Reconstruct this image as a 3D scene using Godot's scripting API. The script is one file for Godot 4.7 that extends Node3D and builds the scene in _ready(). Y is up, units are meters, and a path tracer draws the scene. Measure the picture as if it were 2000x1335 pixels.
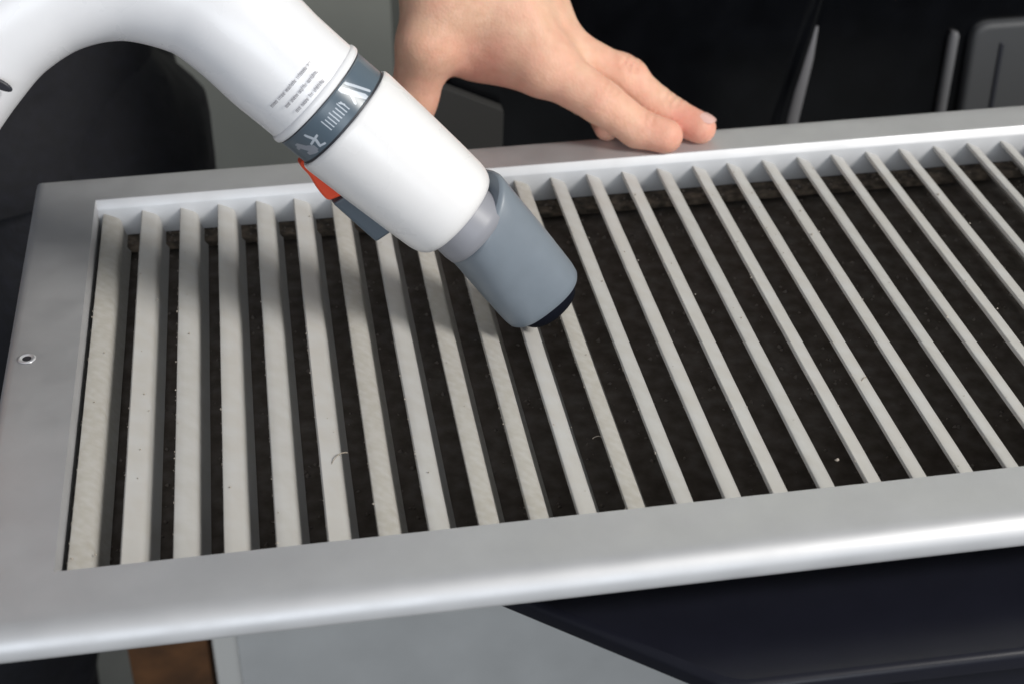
extends Node3D
# A person's hand steadies a louvred air vent grille on a black table while a white handheld vacuum cleans it.

const PITCH := 0.018      # spacing of the louvre slats
const OPEN := 0.2683      # depth of the grille opening (slat length)
const SLATS := 33
const XL := -0.0028       # left edge of the opening
const XR := 0.5965

var rng := RandomNumberGenerator.new()
var M := {}
var grip := []           # a point on the vacuum grip and its direction


func _ready() -> void:
	rng.seed = 71
	# ------------------------------------------------------------------ camera, air, light
	var cam := Camera3D.new()
	cam.name = "camera"
	cam.transform = Transform3D(Basis(Vector3(0.98734, -0.00794, 0.15840), Vector3(0.09342, 0.83621, -0.54040), Vector3(-0.12816, 0.54836, 0.82636)), Vector3(0.08699, 0.36693, 0.70774))
	cam.fov = 23.6507
	cam.near = 0.02
	cam.far = 60.0
	var lens := CameraAttributesPhysical.new()
	lens.frustum_focal_length = 57.314
	lens.frustum_focus_distance = 0.655
	lens.exposure_aperture = 13.0
	cam.attributes = lens
	add_child(cam)
	cam.current = true

	var we := WorldEnvironment.new()
	we.name = "room_air"
	var e := Environment.new()
	e.background_mode = Environment.BG_COLOR
	e.background_color = Color(0.205, 0.215, 0.235).linear_to_srgb()
	e.background_energy_multiplier = 1.0
	e.tonemap_mode = Environment.TONE_MAPPER_LINEAR
	e.tonemap_exposure = 1.0
	e.sdfgi_enabled = true
	e.ssao_enabled = true
	e.ssil_enabled = true
	we.environment = e
	add_child(we)

	# the daylight window of the room, to the right of and behind the photographer
	var spot := Vector3(0.15, 0.0, 0.1)
	area_light("side_window_light", spot + Vector3(1.15, 1.05, 0.93).normalized() * 2.3, spot, Vector2(0.52, 0.52), 4.9, Color(1.0, 0.985, 0.96))
	# added broad fill from the front, brightens faces turned to the camera
	area_light("front_fill_light", Vector3(0.0, 0.62, 2.5), spot, Vector2(1.7, 1.0), 2.4, Color(0.94, 0.97, 1.0))

	# added light, no lamp known: brightens the wall that the frame reflects
	area_light("wall_fill_light", Vector3(0.35, 1.25, -0.75), Vector3(0.0, 1.0, -1.75), Vector2(1.4, 0.4), 1.1, Color(1.0, 0.99, 0.95))

	materials()
	setting()
	furniture()
	grille()
	vacuum()
	person()


func area_light(called: String, from: Vector3, to: Vector3, size: Vector2, energy: float, tint: Color) -> void:
	var l := AreaLight3D.new()
	l.name = called
	l.area_size = size
	l.light_energy = energy
	l.light_color = tint
	l.shadow_enabled = true
	l.area_range = 12.0
	l.area_attenuation = 2.0
	add_child(l)
	l.look_at_from_position(from, to, Vector3.UP)


# ---------------------------------------------------------------------- materials
func noise_tex(freq: float, lo: Color, hi: Color, size := 512, oct := 4, kind := FastNoiseLite.TYPE_SIMPLEX_SMOOTH, at := [0.0, 1.0]) -> NoiseTexture2D:
	var n := FastNoiseLite.new()
	n.noise_type = kind
	n.frequency = freq
	n.fractal_octaves = oct
	n.seed = M.size() + 5
	var t := NoiseTexture2D.new()
	t.width = size
	t.height = size
	t.seamless = true
	t.noise = n
	var g := Gradient.new()
	g.set_color(0, lo)
	g.set_color(1, hi)
	g.set_offset(0, at[0])
	g.set_offset(1, at[1])
	t.color_ramp = g
	return t


func mat(key: String, c: Color, rough := 0.5, metal := 0.0, spec := 0.5) -> StandardMaterial3D:
	var m := StandardMaterial3D.new()
	m.resource_name = key
	m.albedo_color = c.linear_to_srgb()
	m.roughness = rough
	m.metallic = metal
	m.metallic_specular = spec
	M[key] = m
	return m


func grain(m: StandardMaterial3D, scale: float, freq: float, lo: float, hi: float, bump := 0.0, tint := Color.WHITE, oct := 4) -> void:
	m.uv1_triplanar = true
	m.uv1_scale = Vector3.ONE * scale
	m.albedo_texture = noise_tex(freq, Color(lo * tint.r, lo * tint.g, lo * tint.b), Color(hi, hi, hi), 512, oct)
	if bump > 0.0:
		m.heightmap_enabled = true
		m.heightmap_scale = bump
		m.heightmap_texture = noise_tex(freq * 2.5, Color.BLACK, Color.WHITE)


func materials() -> void:
	var m := mat("flange_paint", Color(0.59, 0.595, 0.61), 0.60, 0.64)
	grain(m, 5.0, 0.012, 0.96, 1.0, 0.001)
	m.roughness_texture = noise_tex(0.014, Color(0.78, 0.78, 0.78), Color.WHITE, 512, 5)
	m.roughness_texture_channel = BaseMaterial3D.TEXTURE_CHANNEL_RED
	m = mat("lip_paint", Color(0.66, 0.66, 0.665), 0.4, 0.0)
	grain(m, 6.0, 0.012, 0.88, 1.0, 0.004)
	m = mat("slat_paint", Color(0.475, 0.477, 0.472), 0.6, 0.0)
	grain(m, 8.0, 0.02, 0.94, 1.0, 0.0, Color(1.0, 0.985, 0.96))
	m = mat("slat_paint_dusty", Color(0.465, 0.460, 0.445), 0.7, 0.0)
	grain(m, 12.0, 0.03, 0.90, 1.0, 0.0, Color(1.0, 0.98, 0.94))
	m = mat("slat_paint_clean", Color(0.49, 0.493, 0.49), 0.55, 0.0)
	grain(m, 6.0, 0.02, 0.955, 1.0, 0.0, Color(1.0, 0.98, 0.95))
	m = mat("rail_dirt", Color(0.20, 0.155, 0.115), 0.9)
	grain(m, 8.0, 0.03, 0.30, 1.0, 0.03)
	m = mat("filter_mesh", Color(0.135, 0.120, 0.108), 0.95)
	grain(m, 9.0, 0.018, 0.68, 1.0, 0.02, Color(1.0, 0.94, 0.88))
	m = mat("dust", Color(0.42, 0.38, 0.33), 1.0)
	m = mat("filter_dust", Color(0.17, 0.145, 0.125), 1.0)
	m = mat("hair", Color(0.30, 0.26, 0.21), 0.8)
	m = mat("bare_metal", Color(0.72, 0.73, 0.76), 0.3, 0.6)
	m = mat("hole_shade", Color(0.02, 0.02, 0.025), 0.6)
	m = mat("white_plastic", Color(0.80, 0.805, 0.83), 0.34)
	m.roughness_texture = noise_tex(0.012, Color(0.62, 0.62, 0.62), Color.WHITE, 512, 5)
	m.roughness_texture_channel = BaseMaterial3D.TEXTURE_CHANNEL_RED
	grain(m, 4.0, 0.008, 0.975, 1.0, 0.002)
	m = mat("warm_white_plastic", Color(0.81, 0.805, 0.81), 0.36)
	m.roughness_texture = noise_tex(0.012, Color(0.62, 0.62, 0.62), Color.WHITE, 512, 5)
	m.roughness_texture_channel = BaseMaterial3D.TEXTURE_CHANNEL_RED
	grain(m, 4.0, 0.008, 0.97, 1.0, 0.002)
	m = mat("grey_plastic", Color(0.115, 0.145, 0.175), 0.38)
	m = mat("coupling_plastic", Color(0.25, 0.255, 0.285), 0.45)
	m = mat("nozzle_plastic", Color(0.182, 0.214, 0.25), 0.42)
	grain(m, 8.0, 0.02, 0.95, 1.0, 0.003)
	m = mat("black_bristle", Color(0.005, 0.006, 0.011), 0.95, 0.0, 0.2)
	m = mat("gap_shade_black", Color(0.02, 0.022, 0.03), 0.5)  # painted shade of the ring gaps, also the black of slot and button
	m = mat("orange_plastic", Color(0.80, 0.085, 0.03), 0.35)
	m = mat("slide_plastic", Color(0.09, 0.115, 0.14), 0.4)
	m = mat("black_gloss", Color(0.004, 0.0045, 0.006), 0.22, 0.0, 0.4)
	grain(m, 5.0, 0.01, 0.7, 1.0, 0.002)
	m = mat("table_black", Color(0.009, 0.0095, 0.016), 0.34, 0.0, 0.42)
	grain(m, 6.0, 0.015, 0.93, 1.0)
	m = mat("reflection_grey", Color(0.12, 0.122, 0.13), 0.5)
	m = mat("highlight_grey", Color(0.15, 0.15, 0.16), 0.55)
	m = mat("panel_dark", Color(0.030, 0.030, 0.029), 0.8)
	m = mat("panel_grey", Color(0.060, 0.063, 0.068), 0.6)
	m = mat("cabinet_grey", Color(0.62, 0.625, 0.62), 0.5)
	grain(m, 3.0, 0.01, 0.94, 1.0, 0.002)
	m = mat("cabinet_edge", Color(0.70, 0.69, 0.66), 0.5)
	m = mat("brown_wood", Color(0.17, 0.07, 0.022), 0.55)
	grain(m, 3.0, 0.02, 0.6, 1.0, 0.01)
	m = mat("wall_paint", Color(0.60, 0.615, 0.56), 0.85)
	grain(m, 1.2, 0.008, 0.93, 1.0, 0.01)
	m = mat("floor_grey", Color(0.20, 0.205, 0.20), 0.6)
	grain(m, 1.5, 0.01, 0.85, 1.0, 0.005)
	m = mat("black_cloth", Color(0.007, 0.0075, 0.0135), 0.85)
	grain(m, 10.0, 0.02, 0.6, 1.0, 0.03)
	m.rim_enabled = true
	m.rim = 0.25
	m.rim_tint = 0.5
	m = mat("skin", Color.WHITE, 0.56, 0.0, 0.4)
	m.vertex_color_use_as_albedo = true
	m.uv1_triplanar = true
	m.uv1_scale = Vector3.ONE * 14.0
	m.albedo_texture = noise_tex(0.02, Color(0.93, 0.9, 0.88), Color(1, 1, 1))
	m.heightmap_enabled = true
	m.heightmap_scale = 0.022
	m.heightmap_texture = noise_tex(0.09, Color.BLACK, Color.WHITE, 512, 3, FastNoiseLite.TYPE_CELLULAR)
	m.subsurf_scatter_enabled = true
	m.subsurf_scatter_strength = 0.25
	m = mat("nail", Color(0.72, 0.46, 0.41), 0.3)


# ---------------------------------------------------------------------- naming helpers
func thing(called: String, label: String, category: String, at := Vector3.ZERO, group := "") -> Node3D:
	var o := Node3D.new()
	o.name = called
	o.position = at
	add_child(o, true)
	o.set_meta("label", label)
	o.set_meta("category", category)
	if group:
		o.set_meta("group", group)
	return o


var used := {}
func part(called: String, mesh: Mesh, material: Material, parent: Node3D, label := "", at := Transform3D()) -> MeshInstance3D:
	var o := MeshInstance3D.new()
	var key := str(parent.get_instance_id()) + called
	var n: int = used.get(key, 0)
	used[key] = n + 1
	o.name = called if n == 0 else "%s_%03d" % [called, n]
	o.mesh = mesh
	o.material_override = material
	o.transform = at
	parent.add_child(o, true)
	if label:
		o.set_meta("label", label)
	return o


func structure(called: String, mesh: Mesh, material: Material) -> MeshInstance3D:
	var o := part(called, mesh, material, self)
	o.set_meta("kind", "structure")
	return o


# ---------------------------------------------------------------------- shape helpers
func tri(st: SurfaceTool, p: Array, n: Array, uv := []) -> void:
	var face: Vector3 = (p[1] - p[0]).cross(p[2] - p[0])
	var mean: Vector3 = n[0] + n[1] + n[2]
	var order := [0, 2, 1] if face.dot(mean) > 0.0 else [0, 1, 2]   # clockwise fronts
	for i in order:
		st.set_normal(n[i])
		if uv:
			st.set_uv(uv[i])
		st.add_vertex(p[i])


func quad(st: SurfaceTool, p: Array, n: Array, uv := []) -> void:
	tri(st, [p[0], p[1], p[2]], [n[0], n[1], n[2]], [uv[0], uv[1], uv[2]] if uv else [])
	tri(st, [p[0], p[2], p[3]], [n[0], n[2], n[3]], [uv[0], uv[2], uv[3]] if uv else [])


func begin() -> SurfaceTool:
	var st := SurfaceTool.new()
	st.begin(Mesh.PRIMITIVE_TRIANGLES)
	return st


# normals of a polyline in 2D, two per segment: smooth where it bends gently
func profile_normals(p: PackedVector2Array, closed: bool) -> Array:
	var n := p.size()
	var segs := n if closed else n - 1
	var area := 0.0
	for i in n:
		area += p[i].cross(p[(i + 1) % n])
	var flip := -1.0 if area < 0.0 else 1.0
	var face := []
	for i in segs:
		var d := p[(i + 1) % n] - p[i]
		face.append(Vector2(d.y, -d.x).normalized() * flip)
	var out := []
	for i in segs:
		var a: Vector2 = face[i]
		var b: Vector2 = face[i]
		if closed or i > 0:
			var prev: Vector2 = face[(i - 1 + segs) % segs]
			if prev.dot(a) > 0.72:
				a = (prev + a).normalized()
		if closed or i < segs - 1:
			var next: Vector2 = face[(i + 1) % segs]
			if next.dot(b) > 0.72:
				b = (next + b).normalized()
		out.append([a, b])
	return out


# rings: arrays of points with the same count, closed round; smooth sides, flat caps
func loft(rings: Array, cap_first := true, cap_last := true, sharp := 0.55, uvs := []) -> ArrayMesh:
	var st := begin()
	var m: int = rings.size()
	var k: int = rings[0].size()
	var mid := []
	for r in rings:
		var c := Vector3.ZERO
		for p in r:
			c += p
		mid.append(c / k)
	var fn := []
	for i in m - 1:
		var row := []
		for j in k:
			var a: Vector3 = rings[i][j]
			var b: Vector3 = rings[i][(j + 1) % k]
			var c: Vector3 = rings[i + 1][(j + 1) % k]
			var d: Vector3 = rings[i + 1][j]
			var nn := (c - a).cross(d - b)
			if nn.dot((a + b + c + d) / 4.0 - (mid[i] + mid[i + 1]) / 2.0) < 0.0 and (a - b).length() + (c - d).length() > 1e-7:
				nn = -nn
			row.append(nn.normalized())
		fn.append(row)
	for i in m - 1:
		for j in k:
			var jn := (j + 1) % k
			var pts := [rings[i][j], rings[i][jn], rings[i + 1][jn], rings[i + 1][j]]
			var ns := []
			for c in 4:
				var ci: int = i - 1 if c < 2 else i
				var cj: int = j - 1 if (c == 0 or c == 3) else j
				var own: Vector3 = fn[i][j]
				var s := Vector3.ZERO
				for di in 2:
					for dj in 2:
						var ii: int = ci + di
						if ii < 0 or ii >= m - 1:
							continue
						var o: Vector3 = fn[ii][(cj + dj + k) % k]
						if o.dot(own) > sharp:
							s += o
				ns.append(s.normalized() if s.length() > 0.01 else own)
			if uvs:
				var uu := []
				for c in 4:
					uu.append(Vector2(float(j + (1 if c == 1 or c == 2 else 0)) / k, uvs[i + (1 if c > 1 else 0)]))
				quad(st, pts, ns, uu)
			else:
				quad(st, pts, ns)
	for side in 2:
		if side == 0 and not cap_first or side == 1 and not cap_last:
			continue
		var ring: Array = rings[0] if side == 0 else rings[m - 1]
		var centre: Vector3 = mid[0] if side == 0 else mid[m - 1]
		var away: Vector3 = (mid[0] - mid[1]) if side == 0 else (mid[m - 1] - mid[m - 2])
		var nn := Vector3.ZERO
		for j in k:
			nn += (ring[j] - centre).cross(ring[(j + 1) % k] - centre)
		nn = nn.normalized()
		if nn.dot(away) < 0.0:
			nn = -nn
		for j in k:
			tri(st, [centre, ring[j], ring[(j + 1) % k]], [nn, nn, nn], [Vector2.ZERO, Vector2.ZERO, Vector2.ZERO] if uvs else [])
	return st.commit()


func circle(c: Vector3, a: Vector3, b: Vector3, r: float, k := 48) -> Array:
	var out := []
	for j in k:
		var t := TAU * j / k
		out.append(c + (a * cos(t) + b * sin(t)) * r)
	return out


# [distance along axis, radius] pairs turned round an axis
func lathe(c: Vector3, axis: Vector3, a: Vector3, b: Vector3, pairs: Array, k := 56, cap0 := true, cap1 := true) -> ArrayMesh:
	var rings := []
	for p in pairs:
		rings.append(circle(c + axis * p[0], a, b, p[1], k))
	return loft(rings, cap0, cap1)


# a flat outline (counter-clockwise seen against axis n) thickened, with rounded front edge
func slab(outline: Array, n: Vector3, depth: float, r: float, steps := 4) -> ArrayMesh:
	var k := outline.size()
	var c := Vector3.ZERO
	for p in outline:
		c += p
	c /= k
	var turn := Vector3.ZERO
	for i in k:
		turn += (outline[i] - c).cross(outline[(i + 1) % k] - c)
	var sgn := 1.0 if turn.dot(n) > 0.0 else -1.0
	var inset := []
	for i in k:
		var a: Vector3 = (outline[i] - outline[(i - 1 + k) % k]).normalized()
		var b: Vector3 = (outline[(i + 1) % k] - outline[i]).normalized()
		var na := n.cross(a) * sgn
		var nb := n.cross(b) * sgn
		var d := (na + nb).normalized()
		inset.append(d / maxf(0.3, d.dot(na)))
	var rings := []
	for s in steps + 1:
		var t := PI / 2.0 * s / steps
		var ring := []
		for i in k:
			ring.append(outline[i] + inset[i] * r * (1.0 - sin(t)) * 1.0 - n * r * (1.0 - cos(t)))
		rings.append(ring)
	# rings run from the front face outwards to the full outline, then back
	var back := []
	for i in k:
		back.append(outline[i] - n * depth)
	rings.append(back)
	return loft(rings, true, true, 0.72)


# corner points rounded with arcs in the plane
func rounded(pts: Array, r: float, steps := 5) -> Array:
	var out := []
	var k := pts.size()
	for i in k:
		var p: Vector3 = pts[i]
		var a: Vector3 = (pts[(i - 1 + k) % k] - p)
		var b: Vector3 = (pts[(i + 1) % k] - p)
		var rr := minf(r, 0.45 * minf(a.length(), b.length()))
		var s := p + a.normalized() * rr
		var e := p + b.normalized() * rr
		for j in steps + 1:
			var t := float(j) / steps
			out.append(s.lerp(p, t).lerp(p.lerp(e, t), t))
	return out


func rod(pts: Array, radii: Array) -> ArrayMesh:
	var rings := []
	for i in pts.size():
		var d: Vector3 = (pts[mini(i + 1, pts.size() - 1)] - pts[maxi(i - 1, 0)]).normalized()
		var s := d.cross(Vector3.BACK).normalized()
		rings.append(circle(pts[i], s, s.cross(d), radii[i], 20))
	return loft(rings)


func box(size: Vector3, at: Vector3, r := 0.002) -> ArrayMesh:
	var h := size / 2.0
	var o := [at + Vector3(-h.x, -h.y, h.z), at + Vector3(h.x, -h.y, h.z), at + Vector3(h.x, h.y, h.z), at + Vector3(-h.x, h.y, h.z)]
	return slab(o, Vector3(0, 0, 1), size.z, r, 3)


# ---------------------------------------------------------------------- smooth bodies: fields and surface nets
class Field:
	var lo: Vector3
	var n: Vector3i
	var cell: float
	var v := PackedFloat32Array()

	func _init(from: Vector3, to: Vector3, size: float) -> void:
		lo = from
		cell = size
		n = Vector3i(((to - from) / size).ceil()) + Vector3i.ONE
		v.resize(n.x * n.y * n.z)
		v.fill(0.05)

	# tapered capsule joined to what is there with a smooth minimum of width k; flat squeezes it along the direction squeeze
	func bone(a: Vector3, b: Vector3, ra: float, rb: float, k: float) -> void:
		var reach := maxf(ra, rb) + k + cell * 2.0
		var p0 := Vector3i(((a.min(b) - Vector3.ONE * reach - lo) / cell).floor()).clamp(Vector3i.ZERO, n - Vector3i.ONE)
		var p1 := Vector3i(((a.max(b) + Vector3.ONE * reach - lo) / cell).ceil()).clamp(Vector3i.ZERO, n - Vector3i.ONE)
		var ab := b - a
		var l2 := maxf(ab.length_squared(), 1e-12)
		for z in range(p0.z, p1.z + 1):
			for y in range(p0.y, p1.y + 1):
				var at := (z * n.y + y) * n.x
				for x in range(p0.x, p1.x + 1):
					var p := lo + Vector3(x, y, z) * cell
					var t := clampf((p - a).dot(ab) / l2, 0.0, 1.0)
					var d := p.distance_to(a + ab * t) - lerpf(ra, rb, t)
					var o := v[at + x]
					var h := k - absf(d - o)
					v[at + x] = minf(d, o) - (h * h / (4.0 * k) if h > 0.0 else 0.0)

	# a shallow crease along a line
	func crease(a: Vector3, b: Vector3, width: float, deep: float) -> void:
		var reach := width * 2.5 + cell
		var p0 := Vector3i(((a.min(b) - Vector3.ONE * reach - lo) / cell).floor()).clamp(Vector3i.ZERO, n - Vector3i.ONE)
		var p1 := Vector3i(((a.max(b) + Vector3.ONE * reach - lo) / cell).ceil()).clamp(Vector3i.ZERO, n - Vector3i.ONE)
		var ab := b - a
		var l2 := maxf(ab.length_squared(), 1e-12)
		for z in range(p0.z, p1.z + 1):
			for y in range(p0.y, p1.y + 1):
				for x in range(p0.x, p1.x + 1):
					var p := lo + Vector3(x, y, z) * cell
					var d := p.distance_to(a + ab * clampf((p - a).dot(ab) / l2, 0.0, 1.0))
					v[(z * n.y + y) * n.x + x] += deep * exp(-d * d / (width * width))

	func cut(point: Vector3, normal: Vector3) -> void:
		var i := 0
		for z in n.z:
			for y in n.y:
				for x in n.x:
					v[i] = maxf(v[i], (lo + Vector3(x, y, z) * cell - point).dot(normal))
					i += 1

	func ripple(noise: FastNoiseLite, amount: float) -> void:
		var i := 0
		for z in n.z:
			for y in n.y:
				for x in n.x:
					if absf(v[i]) < amount * 2.0 + cell * 3.0:
						v[i] += noise.get_noise_3dv(lo + Vector3(x, y, z) * cell) * amount
					i += 1

	func mesh(tint: Callable) -> ArrayMesh:
		var pts := PackedVector3Array()
		var nrm := PackedVector3Array()
		var col := PackedColorArray()
		var idx := PackedInt32Array()
		var id := PackedInt32Array()
		id.resize(v.size())
		id.fill(-1)
		var sx := 1
		var sy := n.x
		var sz := n.x * n.y
		var off := [0, sx, sy, sx + sy, sz, sx + sz, sy + sz, sx + sy + sz]
		var pos := [Vector3(0, 0, 0), Vector3(1, 0, 0), Vector3(0, 1, 0), Vector3(1, 1, 0), Vector3(0, 0, 1), Vector3(1, 0, 1), Vector3(0, 1, 1), Vector3(1, 1, 1)]
		var edges := [[0, 1], [2, 3], [4, 5], [6, 7], [0, 2], [1, 3], [4, 6], [5, 7], [0, 4], [1, 5], [2, 6], [3, 7]]
		for z in n.z - 1:
			for y in n.y - 1:
				var row := (z * n.y + y) * n.x
				for x in n.x - 1:
					var i := row + x
					if v[i] > cell * 3.5 or v[i] < -cell * 3.5:
						continue
					var mask := 0
					for c in 8:
						if v[i + off[c]] < 0.0:
							mask |= 1 << c
					if mask == 0 or mask == 255:
						continue
					var sum := Vector3.ZERO
					var cnt := 0
					for ed in edges:
						var va := v[i + off[ed[0]]]
						var vb := v[i + off[ed[1]]]
						if (va < 0.0) != (vb < 0.0):
							sum += pos[ed[0]].lerp(pos[ed[1]], va / (va - vb))
							cnt += 1
					var g := Vector3(v[i + 1] + v[i + 1 + sy] + v[i + 1 + sz] + v[i + 1 + sy + sz] - v[i] - v[i + sy] - v[i + sz] - v[i + sy + sz],
						v[i + sy] + v[i + 1 + sy] + v[i + sy + sz] + v[i + 1 + sy + sz] - v[i] - v[i + 1] - v[i + sz] - v[i + 1 + sz],
						v[i + sz] + v[i + 1 + sz] + v[i + sy + sz] + v[i + 1 + sy + sz] - v[i] - v[i + 1] - v[i + sy] - v[i + 1 + sy])
					id[i] = pts.size()
					var w := lo + (Vector3(x, y, z) + sum / cnt) * cell
					pts.append(w)
					nrm.append(g.normalized())
					col.append(tint.call(w))
		var st := [sx, sy, sz]
		for z in range(1, n.z - 1):
			for y in range(1, n.y - 1):
				var row := (z * n.y + y) * n.x
				for x in range(1, n.x - 1):
					var i := row + x
					if id[i] < 0:
						continue
					for ax in 3:
						var s0 := v[i] < 0.0
						if s0 == (v[i + st[ax]] < 0.0):
							continue
						var b: int = st[(ax + 1) % 3]
						var c: int = st[(ax + 2) % 3]
						var q := [id[i], id[i - b], id[i - b - c], id[i - c]]
						if q.min() < 0:
							continue
						if s0:
							q.reverse()
						idx.append_array(PackedInt32Array([q[0], q[1], q[2], q[0], q[2], q[3]]))
		var arr := []
		arr.resize(Mesh.ARRAY_MAX)
		arr[Mesh.ARRAY_VERTEX] = pts
		arr[Mesh.ARRAY_NORMAL] = nrm
		arr[Mesh.ARRAY_COLOR] = col
		arr[Mesh.ARRAY_INDEX] = idx
		var out := ArrayMesh.new()
		out.add_surface_from_arrays(Mesh.PRIMITIVE_TRIANGLES, arr)
		return out


# ---------------------------------------------------------------------- the setting
func setting() -> void:
	structure("floor", box(Vector3(9.0, 0.1, 9.0), Vector3(0.0, -0.90, 0.0), 0.002), M.floor_grey)
	# wall far behind: runs through the foot line seen under the arch of the vacuum
	var p := Vector3(0.047, 0.0, -1.66)
	var d := Vector3(0.826, 0.0, 0.563)
	var nrm := Vector3(-0.563, 0.0, 0.826)
	var o := [p - d * 4.0 + Vector3(0, -0.85, 0), p + d * 4.0 + Vector3(0, -0.85, 0), p + d * 4.0 + Vector3(0, 1.8, 0), p - d * 4.0 + Vector3(0, 1.8, 0)]
	structure("wall", slab(o, nrm, 0.12, 0.002), M.wall_paint)


func furniture() -> void:
	# black table under the grille, with a cut corner at the front left
	var t := thing("black_table", "black table with a slanted front corner under the right part of the vent grille", "table")
	var y := -0.0305
	var o := rounded([Vector3(0.099, y, -0.018), Vector3(0.099, y, 0.2255), Vector3(0.2200, y, 0.3300), Vector3(0.80, y, 0.3340), Vector3(0.80, y, -0.018)], 0.008)
	part("table_top", slab(o, Vector3.UP, 0.007, 0.003), M.table_black, t)
	var ap := rounded([Vector3(0.262, y - 0.0065, 0.0), Vector3(0.262, y - 0.0065, 0.29), Vector3(0.285, y - 0.0065, 0.322), Vector3(0.78, y - 0.0065, 0.322), Vector3(0.78, y - 0.0065, 0.0)], 0.01)
	part("apron", slab(ap, Vector3.UP, 0.10, 0.002), M.table_black, t)
	for q in [Vector2(0.40, 0.27), Vector2(0.74, 0.27), Vector2(0.74, 0.03), Vector2(0.40, 0.03)]:
		part("leg", box(Vector3(0.04, 0.695, 0.04), Vector3(q.x, -0.5025, q.y), 0.003), M.table_black, t)

	# glossy black machine behind the hand
	var k := thing("black_machine", "glossy black machine housing with grey reflection streaks behind the hand at right", "machine")
	var z := -0.20
	var face := [Vector3(0.185, -0.845, z), Vector3(0.35, -0.845, z), Vector3(0.4095, -0.087, z), Vector3(0.4225, -0.0205, z), Vector3(0.450, 0.12, z), Vector3(0.185, 0.12, z)]
	part("front_panel", slab(face, Vector3(0, 0, 1), 0.35, 0.013, 8), M.black_gloss, k)
	z = -0.214
	face = [Vector3(0.36, -0.845, z), Vector3(0.78, -0.845, z), Vector3(0.78, 0.16, z), Vector3(0.455, 0.16, z), Vector3(0.4235, -0.02, z), Vector3(0.411, -0.087, z)]
	part("side_panel", slab(face, Vector3(0, 0, 1), 0.33, 0.006, 5), M.black_gloss, k)
	part("reflection_strip", rod([Vector3(0.5115, -0.30, -0.212), Vector3(0.5150, -0.088, -0.212), Vector3(0.5165, -0.042, -0.212), Vector3(0.5166, -0.0395, -0.212)], [0.0036, 0.0036, 0.0035, 0.0022]), M.reflection_grey, k, "grey rod standing in for a blurred reflection")  # reflection on the gloss housing, modelled as a grey rod
	part("edge_bead", rod([Vector3(0.3960, -0.200, -0.206), Vector3(0.4020, -0.085, -0.206), Vector3(0.4100, -0.046, -0.206), Vector3(0.4260, 0.020, -0.208), Vector3(0.444, 0.10, -0.21)], [0.0085, 0.0085, 0.0075, 0.005, 0.003]), M.black_gloss, k)
	part("edge_highlight", rod([Vector3(0.4040, -0.200, -0.202), Vector3(0.4078, -0.110, -0.202), Vector3(0.4100, -0.085, -0.202), Vector3(0.4132, -0.066, -0.202), Vector3(0.4175, -0.046, -0.203), Vector3(0.4215, -0.026, -0.205)], [0.0040, 0.0046, 0.0050, 0.0046, 0.0036, 0.0016]), M.highlight_grey, k, "grey tapering rod standing in for an edge highlight")  # highlight streak of the rounded edge, put in as a pale rod
	part("end_panel", slab(rounded([Vector3(0.150, -0.40, -0.190), Vector3(0.214, -0.40, -0.190), Vector3(0.2215, -0.085, -0.190), Vector3(0.2225, -0.0600, -0.190), Vector3(0.186, -0.0420, -0.190), Vector3(0.150, -0.0420, -0.190)], 0.002), Vector3(0, 0, 1), 0.008, 0.0008), M.panel_dark, k, "dark grey end panel behind the thumb")
	var c := part("control_panel", slab(rounded([Vector3(0.523, -0.40, -0.207), Vector3(0.74, -0.40, -0.207), Vector3(0.74, -0.034, -0.207), Vector3(0.5275, -0.034, -0.207)], 0.012), Vector3(0, 0, 1), 0.009, 0.0035), M.panel_grey, k)
	part("slot", slab(rounded([Vector3(0.5445, -0.30, -0.2058), Vector3(0.5475, -0.30, -0.2058), Vector3(0.5490, -0.047, -0.2058), Vector3(0.5460, -0.047, -0.2058)], 0.001), Vector3(0, 0, 1), 0.004, 0.0008), M.gap_shade_black, c)

	# low cabinet and wooden box beyond the front edge of the grille
	var g := thing("grey_cabinet", "pale grey metal cabinet below the front edge of the vent grille", "cabinet")
	part("body", box(Vector3(0.60, 0.548, 0.40), Vector3(0.311, -0.576, -0.302), 0.003), M.cabinet_edge, g)
	part("door", box(Vector3(0.57, 0.53, 0.012), Vector3(0.313, -0.574, -0.096), 0.002), M.cabinet_grey, g)
	var w := thing("wooden_box", "brown wooden box standing left of the grey cabinet", "box")
	part("side", box(Vector3(0.052, 0.55, 0.30), Vector3(-0.0185, -0.575, -0.26), 0.002), M.brown_wood, w)
	part("lid", box(Vector3(0.056, 0.012, 0.31), Vector3(-0.0185, -0.2935, -0.26), 0.003), M.brown_wood, w)


# ---------------------------------------------------------------------- the vent grille
func side_profile(w: float, bevel: float, flat := 0.6, r := 0.0055, drop := 0.0115) -> PackedVector2Array:
	# outward from the opening, and up
	var p := PackedVector2Array()
	p.append_array([Vector2(-bevel + 0.0016, -0.0190), Vector2(-bevel, -0.0190), Vector2(-bevel, -0.0046), Vector2(-bevel + 0.0003, -0.0040)])
	p.append_array([Vector2(-bevel * 0.16, -0.0003), Vector2(0.0, 0.0), Vector2(0.0003, 0.0), Vector2(w * flat, 0.0)])
	for i in 7:
		var t := PI / 2.0 * i / 6
		p.append(Vector2(w - r + r * sin(t), -r + r * cos(t)))
	p.append_array([Vector2(w + 0.0001, -drop), Vector2(w - 0.0002, -drop - 0.0006), Vector2(w - 0.0014, -drop - 0.0006), Vector2(w - 0.0014, -r - 0.0001)])
	p.append_array([Vector2(w - r, -0.0016), Vector2(0.0012, -0.0016), Vector2(-bevel + 0.0016, -0.0048)])
	return p


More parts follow.
